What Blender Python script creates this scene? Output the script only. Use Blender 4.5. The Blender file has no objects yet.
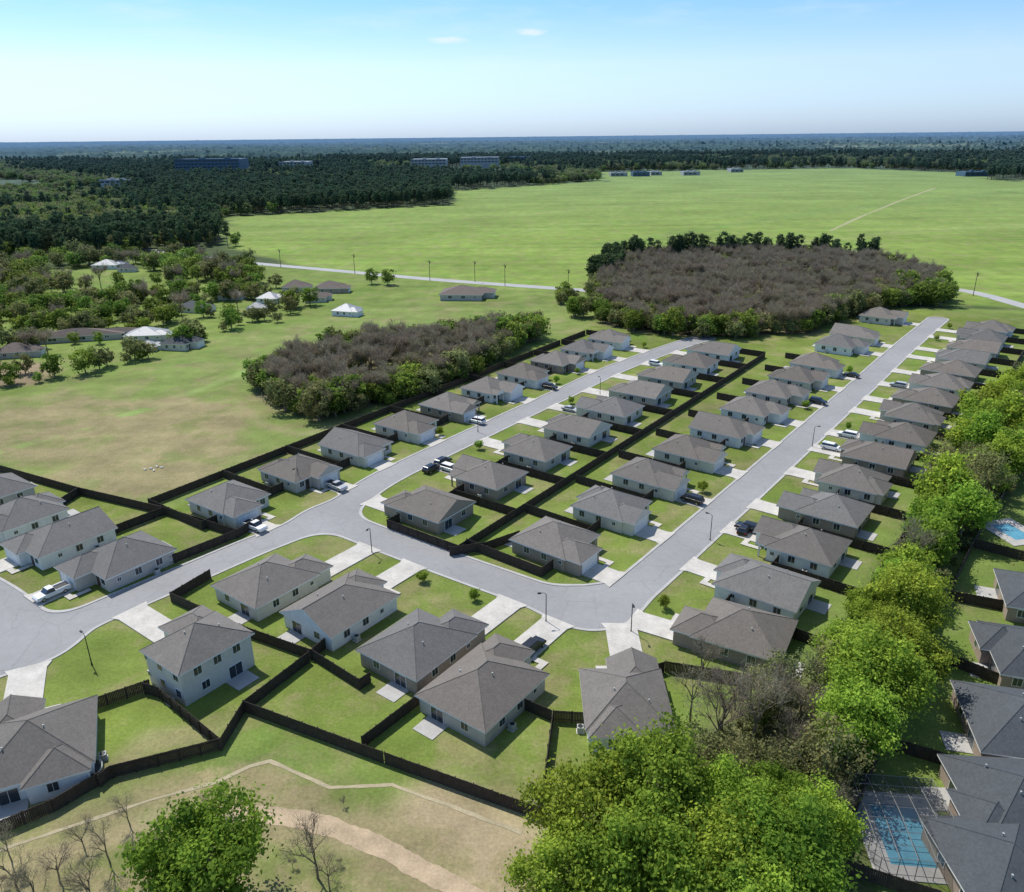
import bpy, math, random
import numpy as np
from mathutils import Vector, Matrix
random.seed(7); np.random.seed(7)
scene=bpy.context.scene; COL=scene.collection
# ------------------------------------------------------------ camera
H=70.0; F=780.0; P=math.atan(310/F); A=math.radians(0.62)
r0=Vector((1,0,0)); u0=Vector((0,math.sin(P),math.cos(P))); fw=Vector((0,math.cos(P),-math.sin(P)))
R=math.cos(A)*r0-math.sin(A)*u0; U=math.sin(A)*r0+math.cos(A)*u0
cam=bpy.data.cameras.new("camera"); co=bpy.data.objects.new("camera",cam); COL.objects.link(co)
cam.sensor_width=36; cam.lens=F/1024*36; cam.clip_start=0.5; cam.clip_end=90000
M=Matrix(((R.x,U.x,-fw.x,0),(R.y,U.y,-fw.y,0),(R.z,U.z,-fw.z,H),(0,0,0,1))); co.matrix_world=M
scene.camera=co
def G(px,py,z=0.0):
    d=(px-512)*R-(py-446)*U+F*fw
    t=(z-H)/d.z
    return Vector((d.x*t,d.y*t,z))
def GP(l,z=0.0): return [tuple(G(a,b,z))[:2] for a,b in l]
# ------------------------------------------------------------ light
el=math.radians(57); az=math.atan2(-0.60,0.72)
S=Vector((math.cos(el)*math.sin(az),math.cos(el)*math.cos(az),math.sin(el)))
sd=bpy.data.lights.new("sun","SUN"); sd.energy=4.8; sd.angle=math.radians(0.5); sd.color=(1,0.96,0.89)
so=bpy.data.objects.new("sun",sd); so.rotation_euler=S.to_track_quat('Z','Y').to_euler(); so.location=(0,0,200); COL.objects.link(so)
w=bpy.data.worlds.new("World"); scene.world=w; w.use_nodes=True
nt=w.node_tree; nt.nodes.clear()
def N(nt,t,**k):
    n=nt.nodes.new(t)
    for a,b in k.items(): setattr(n,a,b)
    return n
def LK(nt,a,b): nt.links.new(a,b)
def setin(nt,s,v):
    if isinstance(v,bpy.types.NodeSocket): nt.links.new(v,s)
    else:
        if isinstance(v,(tuple,list)) and len(v)==3 and s.type=='RGBA': v=(*v,1)
        s.default_value=v
def math_(nt,op,a,b=None,clamp=False):
    n=N(nt,'ShaderNodeMath',operation=op,use_clamp=clamp); setin(nt,n.inputs[0],a)
    if b is not None: setin(nt,n.inputs[1],b)
    return n.outputs[0]
def vmath(nt,op,a,b=None):
    n=N(nt,'ShaderNodeVectorMath',operation=op); setin(nt,n.inputs[0],a)
    if b is not None: setin(nt,n.inputs[1],b)
    return n
def mixc(nt,f,a,b,bt='MIX'):
    n=N(nt,'ShaderNodeMix',data_type='RGBA',blend_type=bt)
    setin(nt,n.inputs[0],f); setin(nt,n.inputs[6],a); setin(nt,n.inputs[7],b); return n.outputs[2]
def noise(nt,vec,sc,det=3,rough=0.6):
    n=N(nt,'ShaderNodeTexNoise'); n.inputs['Scale'].default_value=sc; n.inputs['Detail'].default_value=det
    n.inputs['Roughness'].default_value=rough
    if vec is not None: LK(nt,vec,n.inputs['Vector'])
    return n.outputs['Fac']
def rng(nt,v,a,b,c,d,smooth=False):
    n=N(nt,'ShaderNodeMapRange'); n.clamp=True
    if smooth: n.interpolation_type='SMOOTHSTEP'
    setin(nt,n.inputs[0],v)
    for i,x in enumerate((a,b,c,d)): n.inputs[i+1].default_value=x
    return n.outputs[0]
sky=N(nt,'ShaderNodeTexSky',sky_type='NISHITA'); sky.sun_disc=False; sky.sun_elevation=el; sky.sun_rotation=az
sky.altitude=70; sky.air_density=1.0; sky.dust_density=0.6; sky.ozone_density=2.0
tc=N(nt,'ShaderNodeTexCoord'); dirv=vmath(nt,'NORMALIZE',tc.outputs['Generated']).outputs[0]
sep=N(nt,'ShaderNodeSeparateXYZ'); LK(nt,dirv,sep.inputs[0])
z_=sep.outputs[2]
t1=mixc(nt,rng(nt,z_,0.0,0.075,0,1),(0.64,0.86,1.42),(0.86,0.95,1.16))
t2=mixc(nt,rng(nt,z_,0.075,0.19,0,1),t1,(0.42,0.79,1.16))
t3=mixc(nt,rng(nt,z_,0.25,0.6,0,1),t2,(0.98,1.0,1.0))
c=mixc(nt,1.0,sky.outputs[0],t3,'MULTIPLY')
mp=N(nt,'ShaderNodeMapping'); mp.inputs['Scale'].default_value=(3,3,16); LK(nt,dirv,mp.inputs[0])
cn=rng(nt,noise(nt,mp.outputs[0],2.2,6,0.6),0.50,0.85,0,0.35,True)
cmask=math_(nt,'MULTIPLY',cn,rng(nt,sep.outputs[2],0.05,0.14,0,1))
def wisp(px,py,sx,sz):
    d=((px-512)*R-(py-446)*U+F*fw).normalized()
    dx=vmath(nt,'SUBTRACT',dirv,tuple(d)); m=vmath(nt,'MULTIPLY',dx.outputs[0],(1/sx,1/sx,1/sz))
    nn=noise(nt,mp.outputs[0],18,4,0.7)
    l=math_(nt,'ADD',vmath(nt,'LENGTH',m.outputs[0]).outputs['Value'],nn)
    return rng(nt,l,0.6,1.4,0.6,0,True)
cm=math_(nt,'ADD',cmask,wisp(448,40,0.034,0.0055)); cm=math_(nt,'ADD',cm,wisp(531,32,0.028,0.006),True)
c=mixc(nt,cm,c,(6.2,6.6,6.9))
bg=N(nt,'ShaderNodeBackground'); bg.inputs[1].default_value=0.148; LK(nt,c,bg.inputs[0])
wo=N(nt,'ShaderNodeOutputWorld'); LK(nt,bg.outputs[0],wo.inputs[0])
scene.view_settings.view_transform='Standard'; scene.view_settings.look='None'; scene.view_settings.exposure=0
# ------------------------------------------------------------ materials
HAZE=(0.09,0.165,0.265)  # blue of distant air, blended into base colours of far surfaces
def newmat(name):
    m=bpy.data.materials.new(name); m.use_nodes=True; t=m.node_tree; t.nodes.clear()
    o=N(t,'ShaderNodeOutputMaterial'); return m,t,o
def bsdf(t,o,col,rough=0.8,spec=0.3,metal=0,bump=None,bstr=0.3,bdist=0.05):
    b=N(t,'ShaderNodeBsdfPrincipled'); setin(t,b.inputs['Base Color'],col); setin(t,b.inputs['Roughness'],rough)
    b.inputs['Specular IOR Level'].default_value=spec; b.inputs['Metallic'].default_value=metal
    if bump is not None:
        bn=N(t,'ShaderNodeBump'); bn.inputs['Strength'].default_value=bstr; bn.inputs['Distance'].default_value=bdist
        LK(t,bump,bn.inputs['Height']); LK(t,bn.outputs[0],b.inputs['Normal'])
    LK(t,b.outputs[0],o.inputs[0]); return b
def scale_col(t,col,f):
    n=vmath(t,'SCALE',col); setin(t,n.inputs['Scale'],f); return n.outputs[0]
def basic(name,col,rough=0.8,var=0.2,sc=1.5,world=False,orand=0.0,spec=0.3,metal=0,fine=None,bstr=0.2):
    m,t,o=newmat(name)
    if world: v=N(t,'ShaderNodeNewGeometry').outputs['Position']
    else: v=N(t,'ShaderNodeTexCoord').outputs['Object']
    a=noise(t,v,sc,4,0.65); k=rng(t,a,0.25,0.75,1-var,1+var)
    b=noise(t,v,fine or sc*9,3,0.7); k=math_(t,'MULTIPLY',k,rng(t,b,0.2,0.8,1-var*0.8,1+var*0.8))
    bsdf(t,o,scale_col(t,col,k),rough,spec,metal,b,bstr); return m
def shingle(name,col):
    m,t,o=newmat(name); v=N(t,'ShaderNodeTexCoord').outputs['Object']; oi=N(t,'ShaderNodeObjectInfo')
    off=vmath(t,'ADD',v,None); cmb=N(t,'ShaderNodeCombineXYZ'); LK(t,math_(t,'MULTIPLY',oi.outputs['Random'],50.0),cmb.inputs[0]); LK(t,cmb.outputs[0],off.inputs[1])
    vv=off.outputs[0]
    a=noise(t,vv,0.5,4,0.6); k=rng(t,a,0.3,0.7,0.93,1.07)
    s=N(t,'ShaderNodeSeparateXYZ'); LK(t,v,s.inputs[0])
    row=math_(t,'FRACT',math_(t,'MULTIPLY',s.outputs[2],14.0)); rr=rng(t,row,0.0,0.25,0.78,1.0)
    vo=N(t,'ShaderNodeTexVoronoi'); vo.inputs['Scale'].default_value=4.5; LK(t,vv,vo.inputs['Vector'])
    sc=N(t,'ShaderNodeSeparateColor'); LK(t,vo.outputs['Color'],sc.inputs[0])
    k=math_(t,'MULTIPLY',k,rng(t,sc.outputs[0],0,1,0.88,1.12)); k=math_(t,'MULTIPLY',k,rr)
    k=math_(t,'MULTIPLY',k,rng(t,oi.outputs['Random'],0,1,0.88,1.12))
    bsdf(t,o,scale_col(t,col,k),0.85,0.35,0,row,0.3,0.03); return m
def siding(name,col):
    m,t,o=newmat(name); v=N(t,'ShaderNodeTexCoord').outputs['Object']
    s=N(t,'ShaderNodeSeparateXYZ'); LK(t,v,s.inputs[0])
    row=math_(t,'FRACT',math_(t,'MULTIPLY',s.outputs[2],5.0)); k=rng(t,row,0.0,0.15,0.7,1.0)
    k=math_(t,'MULTIPLY',k,rng(t,noise(t,v,1.2,4),0.3,0.7,0.92,1.06))
    bsdf(t,o,scale_col(t,col,k),0.7,0.3,0,row,0.3,0.02); return m
def brick(name,col):
    m,t,o=newmat(name); v=N(t,'ShaderNodeTexCoord').outputs['Object']
    s=N(t,'ShaderNodeSeparateXYZ'); LK(t,v,s.inputs[0]); cb=N(t,'ShaderNodeCombineXYZ')
    LK(t,math_(t,'ADD',s.outputs[0],s.outputs[1]),cb.inputs[0]); LK(t,s.outputs[2],cb.inputs[1])
    b=N(t,'ShaderNodeTexBrick'); LK(t,cb.outputs[0],b.inputs['Vector']); b.inputs['Scale'].default_value=4
    b.inputs['Color1'].default_value=(*col,1); b.inputs['Color2'].default_value=(col[0]*.7,col[1]*.66,col[2]*.62,1)
    b.inputs['Mortar'].default_value=(0.42,0.4,0.37,1)
    bsdf(t,o,b.outputs[0],0.85,0.2); return m
def haze_mix(t,col,a=350,b=7500,mx=0.9):  # paints aerial haze into the base colour, stronger away from the world origin
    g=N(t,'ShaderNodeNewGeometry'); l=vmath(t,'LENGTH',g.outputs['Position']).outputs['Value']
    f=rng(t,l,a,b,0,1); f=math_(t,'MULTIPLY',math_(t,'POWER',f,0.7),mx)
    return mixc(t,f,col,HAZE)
def leafmat(name,c1,c2,trans=0.35,haze=False,rv=0.25):
    m,t,o=newmat(name); at=N(t,'ShaderNodeAttribute',attribute_name='tint'); oi=N(t,'ShaderNodeObjectInfo')
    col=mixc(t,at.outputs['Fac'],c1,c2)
    hs=N(t,'ShaderNodeHueSaturation'); LK(t,col,hs.inputs['Color'])
    LK(t,rng(t,oi.outputs['Random'],0,1,0.475,0.52),hs.inputs['Hue'])
    rr=math_(t,'FRACT',math_(t,'MULTIPLY',oi.outputs['Random'],17.3))
    LK(t,rng(t,rr,0,1,1-rv,1+rv),hs.inputs['Value'])
    col=hs.outputs[0]
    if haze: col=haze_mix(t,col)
    d=N(t,'ShaderNodeBsdfDiffuse'); LK(t,col,d.inputs[0]); tr=N(t,'ShaderNodeBsdfTranslucent'); LK(t,col,tr.inputs[0])
    mx=N(t,'ShaderNodeMixShader'); mx.inputs[0].default_value=trans; LK(t,d.outputs[0],mx.inputs[1]); LK(t,tr.outputs[0],mx.inputs[2])
    LK(t,mx.outputs[0],o.inputs[0]); return m
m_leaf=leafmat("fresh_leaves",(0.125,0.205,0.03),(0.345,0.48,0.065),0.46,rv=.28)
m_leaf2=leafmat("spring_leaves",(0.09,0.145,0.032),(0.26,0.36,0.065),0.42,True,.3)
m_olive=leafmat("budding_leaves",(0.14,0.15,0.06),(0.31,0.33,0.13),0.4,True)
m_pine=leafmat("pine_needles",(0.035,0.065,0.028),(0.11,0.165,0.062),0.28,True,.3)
m_twig=leafmat("bare_twigs",(0.205,0.175,0.122),(0.40,0.355,0.255),0.35,True,0.15)
m_bark=basic("bark",(0.2,0.165,0.13),0.9,0.3,3)
def roadmat(name,col):
    m,t,o=newmat(name); v=N(t,'ShaderNodeNewGeometry').outputs['Position']
    k=rng(t,noise(t,v,0.05,5,0.6),0.3,0.7,0.88,1.12); k=math_(t,'MULTIPLY',k,rng(t,noise(t,v,0.9,5,0.7),0.3,0.7,0.93,1.07))
    f=noise(t,v,14,3,0.8); k=math_(t,'MULTIPLY',k,rng(t,f,0.2,0.8,0.88,1.12))
    cr=N(t,'ShaderNodeTexVoronoi',feature='DISTANCE_TO_EDGE'); cr.inputs['Scale'].default_value=0.13
    nz=N(t,'ShaderNodeTexNoise'); nz.inputs['Scale'].default_value=0.4; LK(t,v,nz.inputs['Vector'])
    ad=vmath(t,'ADD',v); LK(t,vmath(t,'SCALE',nz.outputs['Color']).outputs[0],ad.inputs[1]); LK(t,ad.outputs[0],cr.inputs['Vector'])
    k=math_(t,'MULTIPLY',k,rng(t,cr.outputs['Distance'],0.0,0.012,0.84,1.0))
    bsdf(t,o,scale_col(t,col,k),0.85,0.3,0,f,0.15,0.01); return m
m_road=roadmat("aged_asphalt",(0.27,0.268,0.266)); m_kerb=basic("kerb_concrete",(0.40,0.39,0.37),0.85,0.15,0.4,True)
m_conc=basic("driveway_concrete",(0.48,0.455,0.41),0.85,0.2,0.35,True)
m_dirt=basic("sandy_dirt",(0.39,0.30,0.195),0.95,0.28,0.35,True)
m_sandp=basic("sandy_footpath",(0.36,0.31,0.20),0.95,0.2,0.3,True)
m_track=basic("pale_track",(0.30,0.30,0.15),0.95,0.25,0.2,True)
m_rural=basic("rural_road",(0.36,0.36,0.35),0.9,0.1,0.1,True)
m_fence=basic("dark_stained_wood",(0.055,0.043,0.033),0.9,0.35,1.5,True,0.0)
roofs=[shingle("weathered_shingle",(0.165,0.150,0.133)),shingle("grey_shingle",(0.150,0.143,0.134)),shingle("brown_shingle",(0.155,0.137,0.118))]
m_slate=shingle("charcoal_shingle",(0.07,0.078,0.086)); m_metal=basic("pale_metal_roof",(0.33,0.34,0.35),0.5,0.1,0.5)
m_oldroof=shingle("old_brown_roof",(0.13,0.105,0.09))
walls=[siding("cream_siding",(0.66,0.62,0.54)),siding("white_siding",(0.78,0.78,0.76)),brick("tan_brick",(0.40,0.31,0.24)),siding("greige_siding",(0.5,0.47,0.42))]
m_white=basic("white_trim",(0.78,0.78,0.76),0.6,0.05,1); m_glass=basic("window_glass",(0.03,0.04,0.05),0.12,0.1,1,spec=0.6)
m_door=basic("dark_door",(0.09,0.05,0.04),0.5,0.1,2); m_green=basic("utility_metal",(0.4,0.42,0.4),0.6,0.1,2)
m_black=basic("black_metal",(0.02,0.02,0.02),0.5,0.1,3); m_tyre=basic("tyre_rubber",(0.02,0.02,0.02),0.9,0.1,3)
m_rim=basic("wheel_rim",(0.5,0.5,0.52),0.35,0.05,3,metal=0.8); m_lampg=basic("lens",(0.7,0.7,0.65),0.2,0.05,3); m_red=basic("tail_lens",(0.35,0.02,0.02),0.3,0.05,3)
m_water=basic("pool_water",(0.10,0.29,0.39),0.15,0.2,0.5,spec=0.4); m_pole=basic("pole_wood",(0.15,0.11,0.08),0.9,0.2,2)
# ------------------------------------------------------------ mesh helpers
class MB:
    def __init__(s): s.v=[];s.f=[];s.m=[]
    def add(s,vs,fs,mi=0):
        b=len(s.v); s.v+= [tuple(x) for x in vs]; s.f+=[tuple(b+i for i in f) for f in fs]; s.m+=[mi]*len(fs)
    def box(s,x0,x1,y0,y1,z0,z1,mi=0,top=True,bot=True):
        v=[(x0,y0,z0),(x1,y0,z0),(x1,y1,z0),(x0,y1,z0),(x0,y0,z1),(x1,y0,z1),(x1,y1,z1),(x0,y1,z1)]
        f=[(0,1,5,4),(1,2,6,5),(2,3,7,6),(3,0,4,7)]
        if top: f.append((4,5,6,7))
        if bot: f.append((3,2,1,0))
        s.add(v,f,mi)
    def frus(s,b,t,z0,z1,mi=0):
        v=[(b[0],b[2],z0),(b[1],b[2],z0),(b[1],b[3],z0),(b[0],b[3],z0),(t[0],t[2],z1),(t[1],t[2],z1),(t[1],t[3],z1),(t[0],t[3],z1)]
        s.add(v,[(0,1,5,4),(1,2,6,5),(2,3,7,6),(3,0,4,7),(4,5,6,7),(3,2,1,0)],mi)
    def tube(s,pts,rad,n=6,mi=0,cap=True):
        pts=[Vector(p) for p in pts]; rings=[]
        for i,p in enumerate(pts):
            d=(pts[min(i+1,len(pts)-1)]-pts[max(i-1,0)]).normalized()
            a=d.orthogonal().normalized() if abs(d.z)>0.9 else d.cross(Vector((0,0,1))).normalized()
            b=d.cross(a); r=rad[i] if isinstance(rad,(list,tuple)) else rad
            rings.append([p+(a*math.cos(2*math.pi*k/n)+b*math.sin(2*math.pi*k/n))*r for k in range(n)])
        vs=[q for rg in rings for q in rg]; fs=[]
        for i in range(len(pts)-1):
            for k in range(n): fs.append((i*n+k,i*n+(k+1)%n,(i+1)*n+(k+1)%n,(i+1)*n+k))
        if cap: fs.append(tuple(range((len(pts)-1)*n,len(pts)*n))); fs.append(tuple(reversed(range(n))))
        s.add(vs,fs,mi)
    def mesh(s,name,mats,smooth=False):
        me=bpy.data.meshes.new(name); me.from_pydata(s.v,[],s.f)
        for m in mats: me.materials.append(m)
        me.polygons.foreach_set('material_index',s.m)
        if smooth: me.polygons.foreach_set('use_smooth',[True]*len(s.f))
        me.update(); return me
def obj(name,data,loc=(0,0,0),rz=0,parent=None,label=None,cat=None,group=None,kind=None,scale=None):
    o=bpy.data.objects.new(name,data); o.location=loc; o.rotation_euler=(0,0,rz)
    if scale is not None: o.scale=scale if isinstance(scale,(tuple,list)) else (scale,)*3
    COL.objects.link(o)
    if parent: o.parent=parent
    if label: o["label"]=label
    if cat: o["category"]=cat
    if group: o["group"]=group
    if kind: o["kind"]=kind
    return o
def polysdf(poly,X,Y):
    n=len(poly); D=np.full(X.shape,1e18); ins=np.zeros(X.shape,bool)
    for i in range(n):
        ax,ay=poly[i]; bx,by=poly[(i+1)%n]; ex,ey=bx-ax,by-ay; L=ex*ex+ey*ey+1e-9
        t=np.clip(((X-ax)*ex+(Y-ay)*ey)/L,0,1); D=np.minimum(D,(X-ax-t*ex)**2+(Y-ay-t*ey)**2)
        if ay!=by: ins^=((ay>Y)!=(by>Y))&(X<(bx-ax)*(Y-ay)/(by-ay)+ax)
    D=np.sqrt(D); return np.where(ins,D,-D)
def linedist(pl,X,Y):
    D=np.full(np.shape(X),1e18)
    for (ax,ay),(bx,by) in zip(pl[:-1],pl[1:]):
        ex,ey=bx-ax,by-ay; L=ex*ex+ey*ey+1e-9
        t=np.clip(((X-ax)*ex+(Y-ay)*ey)/L,0,1); D=np.minimum(D,(X-ax-t*ex)**2+(Y-ay-t*ey)**2)
    return np.sqrt(D)
def catmull(p,n=8):
    p=[Vector(q) for q in p]; out=[]
    for i in range(len(p)-1):
        a=p[max(i-1,0)];b=p[i];c_=p[i+1];d=p[min(i+2,len(p)-1)]
        for k in range(n):
            t=k/n; out.append(0.5*((2*b)+(c_-a)*t+(2*a-5*b+4*c_-d)*t*t+(3*b-a-3*c_+d)*t**3))
    out.append(p[-1]); return [tuple(q) for q in out]
def rough(poly,seg,amp,seed):
    rs=random.Random(seed); out=[]
    for a,b in zip(poly,poly[1:]+poly[:1]):
        L=math.hypot(b[0]-a[0],b[1]-a[1]); n=max(1,int(L/seg))
        for i in range(n):
            t=i/n; out.append((a[0]+(b[0]-a[0])*t+rs.uniform(-amp,amp),a[1]+(b[1]-a[1])*t+rs.uniform(-amp,amp)))
    return out
# ------------------------------------------------------------ region polygons
W1o=GP([(268,398),(318,420),(370,408),(430,388),(500,358),(532,343),(520,331),(440,341),(335,351),(272,374)])
W2o=GP([(596,314),(640,333),(740,339),(800,331),(870,312),(945,300),(930,278),(880,264),(750,258),(618,266),(600,288)])
W1=rough(W1o,12,3.5,1); W2=rough(W2o,18,5,2)
FIELD=GP([(222,217),(228,249),(300,266),(420,279),(580,291),(700,300),(1024,307),(1500,330),(1900,200),(1300,186),(985,180),(985,174),(850,168),(600,172),(600,181),(452,191),(452,205),(300,213)])
GRASS=GP([(-300,360),(0,275),(60,268),(110,262),(240,262),(580,290),(1300,325)])+[(500,-250),(-500,-250)]
LAWN=GP([(-200,420),(0,470),(165,512),(350,423),(600,322),(900,308),(1020,322),(850,560),(700,690),(540,820),(240,712),(0,850),(-200,900)])
BROWN=GP([(-60,392),(0,400),(120,398),(200,385),(262,420),(262,445),(200,478),(130,500),(0,462),(-60,440)])
FORE=GP([(-300,840),(0,842),(110,800),(240,768),(400,800),(530,835),(560,892)])+[(20,0),(-120,0)]
BELT=GP([(1060,372),(998,406),(960,446),(930,493),(903,546),(874,610),(836,660),(800,690),(745,715),(690,765),(595,850),(530,950),(800,950),(834,832),(864,765),(896,690),(930,612),(956,552),(988,508),(1060,442)])
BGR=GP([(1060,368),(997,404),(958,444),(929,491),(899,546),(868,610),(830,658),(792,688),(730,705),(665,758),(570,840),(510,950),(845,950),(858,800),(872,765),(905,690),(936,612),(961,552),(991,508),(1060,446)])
FOREST=GP([(-350,272),(0,262),(110,257),(222,247),(222,217),(300,213),(452,205),(452,191),(600,181),(600,172),(850,168),(985,174),(985,180),(1350,190),(1500,150),(-500,168)])
# ------------------------------------------------------------ ground
def axis(lo,hi,st,lim0,lim1,r=1.03):
    a=list(np.arange(lo,hi+st/2,st)); s=st; x=a[-1]
    while x<lim1: s*=r; x+=s; a.append(x)
    s=st; x=lo; b=[]
    while x>lim0: s*=r; x-=s; b.append(x)
    return np.array(b[::-1]+a)
gx=axis(-160,240,1.6,-50000,50000); gy=axis(50,340,1.6,-300,60000)
X,Y=np.meshgrid(gx,gy); D=np.hypot(X,Y)
wob=(np.sin(X*.11+Y*.07)+np.sin(X*.05-Y*.13+1)+np.sin(X*.23+Y*.19+2)*.6)*np.clip(D/150,1,20)*0.9
def ss(v,w): t=np.clip(v/w+.5,0,1); return (t*t*(3-2*t))[...,None]
C=np.ones(X.shape+(3,))*np.array((0.06,0.085,0.035)); pat=np.full(X.shape,0.25)
def paint(poly,col,w,p=None,wb=1):
    global C,pat
    m=ss(polysdf(poly,X,Y)+wob*wb,w); C=C*(1-m)+np.array(col)*m
    if p is not None: pat=pat*(1-m[...,0])+p*m[...,0]
paint(GRASS,(0.155,0.21,0.05),8,0.4)
paint(FIELD,(0.188,0.262,0.055),12,0.45)
paint(GP([(-100,392),(0,398),(250,330),(420,300),(600,300),(600,330),(350,425),(165,512),(0,470),(-100,445)]),(0.17,0.22,0.06),4,0.5)
paint(BROWN,(0.195,0.20,0.078),10,1.0,3)
paint(GP([(-60,362),(0,360),(60,366),(30,385),(-60,392)]),(0.26,0.2,0.13),4,0.6)
paint(LAWN,(0.145,0.192,0.040),2,0.55,0.0)
paint(FORE,(0.16,0.182,0.058),4,0.92)
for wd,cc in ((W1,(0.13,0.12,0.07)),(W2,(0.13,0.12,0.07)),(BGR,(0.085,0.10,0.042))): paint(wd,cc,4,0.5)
def pline(l,wd,col,amt=0.7,w=2):
    global C
    m=ss(wd-linedist(GP(l),X,Y),w)*amt; C=C*(1-m)+np.array(col)*m
pline([(0,452),(70,432),(150,408),(240,374),(300,350)],2.0,(0.235,0.30,0.095),0.85)
pline([(0,441),(70,421),(150,398),(232,368)],0.8,(0.15,0.17,0.06),0.6)
pline([(0,462),(70,442),(150,417),(240,384)],0.8,(0.15,0.17,0.06),0.5)
pline([(240,405),(262,425),(300,435),(340,425)],1.4,(0.28,0.25,0.13),0.6)
pline([(0,872),(80,848),(160,822),(262,814)],1.6,(0.34,0.27,0.16),0.8)
pline([(190,815),(235,814),(272,815),(320,824),(370,842),(420,868),(470,895),(520,930)],2.1,(0.33,0.27,0.16),0.8,2.2)
pline([(440,815),(500,845),(520,892)],5.5,(0.35,0.27,0.175),0.85,5)
pline([(30,800),(90,812),(160,800)],3,(0.25,0.21,0.12),0.5,5)
pline([(420,300),(700,285),(1024,270)],3,(0.22,0.28,0.08),0.3,6)
pline([(300,250),(600,225),(960,200)],5,(0.155,0.235,0.06),0.5,8)
pline([(230,235),(520,215),(800,190)],7,(0.235,0.285,0.085),0.5,10)
pline([(600,245),(800,215),(1024,190)],8,(0.155,0.235,0.06),0.5,12)
pline([(700,255),(900,232),(1024,225)],8,(0.23,0.27,0.09),0.5,14)
pline([(120,768),(150,740),(205,735)],2,(0.3,0.24,0.15),0.5,3)
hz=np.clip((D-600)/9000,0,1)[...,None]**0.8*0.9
C=C*(1-hz)+np.array(HAZE)*hz  # aerial haze painted into the ground vertex colours by distance
ny,nx=X.shape
vs=np.stack([X.ravel(),Y.ravel(),np.zeros(X.size)],1)
idx=np.arange(nx*ny).reshape(ny,nx); q=np.stack([idx[:-1,:-1],idx[:-1,1:],idx[1:,1:],idx[1:,:-1]],-1).reshape(-1,4)
me=bpy.data.meshes.new("ground"); me.vertices.add(len(vs)); me.vertices.foreach_set('co',vs.ravel())
me.loops.add(q.size); me.loops.foreach_set('vertex_index',q.ravel().astype(np.int32)); me.polygons.add(len(q))
me.polygons.foreach_set('loop_start',np.arange(0,q.size,4,dtype=np.int32)); me.update(calc_edges=True)
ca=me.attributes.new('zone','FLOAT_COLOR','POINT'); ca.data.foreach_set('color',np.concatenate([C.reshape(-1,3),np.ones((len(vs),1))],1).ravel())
pa=me.attributes.new('dry','FLOAT','POINT'); pa.data.foreach_set('value',pat.ravel())
m,t,o=newmat("grass_ground"); v=N(t,'ShaderNodeNewGeometry').outputs['Position']
zc=N(t,'ShaderNodeAttribute',attribute_name='zone').outputs['Color']; dr=N(t,'ShaderNodeAttribute',attribute_name='dry').outputs['Fac']
k=rng(t,noise(t,v,0.012,4,0.6),0.3,0.7,0.84,1.16)
k=math_(t,'MULTIPLY',k,rng(t,noise(t,v,0.12,5,0.68),0.25,0.75,0.74,1.26))
st_=N(t,'ShaderNodeMapping'); st_.inputs['Rotation'].default_value=(0,0,0.35); st_.inputs['Scale'].default_value=(0.004,0.05,1); LK(t,v,st_.inputs[0])
k=math_(t,'MULTIPLY',k,rng(t,noise(t,st_.outputs[0],1.0,5,0.65),0.3,0.7,0.84,1.16))
f1=noise(t,v,2.2,4,0.75); k=math_(t,'MULTIPLY',k,rng(t,f1,0.25,0.75,0.72,1.28))
k=math_(t,'MULTIPLY',k,rng(t,noise(t,v,12,2,0.7),0.25,0.75,0.8,1.2))
col=scale_col(t,zc,k)
col=mixc(t,rng(t,noise(t,v,0.05,4,0.6),0.5,0.7,0,0.5,True),col,vmath(t,'MULTIPLY',col,(0.70,0.96,0.7)).outputs[0])
dn=rng(t,math_(t,'ADD',noise(t,v,0.09,6,0.70),math_(t,'MULTIPLY',math_(t,'SUBTRACT',dr,0.5),0.20)),0.47,0.64,0,0.9,True)
dry=scale_col(t,mixc(t,noise(t,v,0.6,3),(0.20,0.19,0.08),(0.30,0.24,0.14)),k)
g_=N(t,'ShaderNodeNewGeometry'); far=rng(t,vmath(t,'LENGTH',g_.outputs['Position']).outputs['Value'],600,2500,1,0)
dn=math_(t,'MULTIPLY',math_(t,'MULTIPLY',dn,dr),far)
col=mixc(t,math_(t,'MULTIPLY',dn,1.25,True),col,dry)
bsdf(t,o,col,0.95,0.1,0,f1,0.5,0.12)
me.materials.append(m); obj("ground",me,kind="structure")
# ------------------------------------------------------------ roads (distance field with filleted junctions)
RA=catmull([tuple(G(*p)) for p in [(938,319),(900,351),(862,386),(760,478),(700,531),(655,571)]]+[tuple(G(*p)) for p in [(625,595),(595,606),(560,602),(500,582),(400,546),(325,517)]],8)
RB=catmull([tuple(G(*p)) for p in [(705,338),(683,344),(620,367),(560,395),(500,423),(430,456),(380,481),(325,517),(250,548),(180,578),(100,612),(40,640),(-40,680),(-140,725)]],6)
RC=catmull([tuple(G(*p)) for p in [(35,645),(10,612),(-30,585),(-100,550)]],6)
roads=[[q[:2] for q in r] for r in (RA,RB,RC)]
cb_=G(33,642); ck=G(592,607)
def smin(a,b,k):
    h=np.maximum(k-np.abs(a-b),0)/k; return np.minimum(a,b)-h*h*k/4
def field(X,Y):
    f=linedist(roads[0],X,Y)
    for r in roads[1:]: f=smin(f,linedist(r,X,Y),6)
    f=smin(f,np.hypot(X-cb_.x,Y-cb_.y)-2.0,3); f=smin(f,np.hypot(X-ck.x,Y-ck.y)-2.0,6)
    return f
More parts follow.
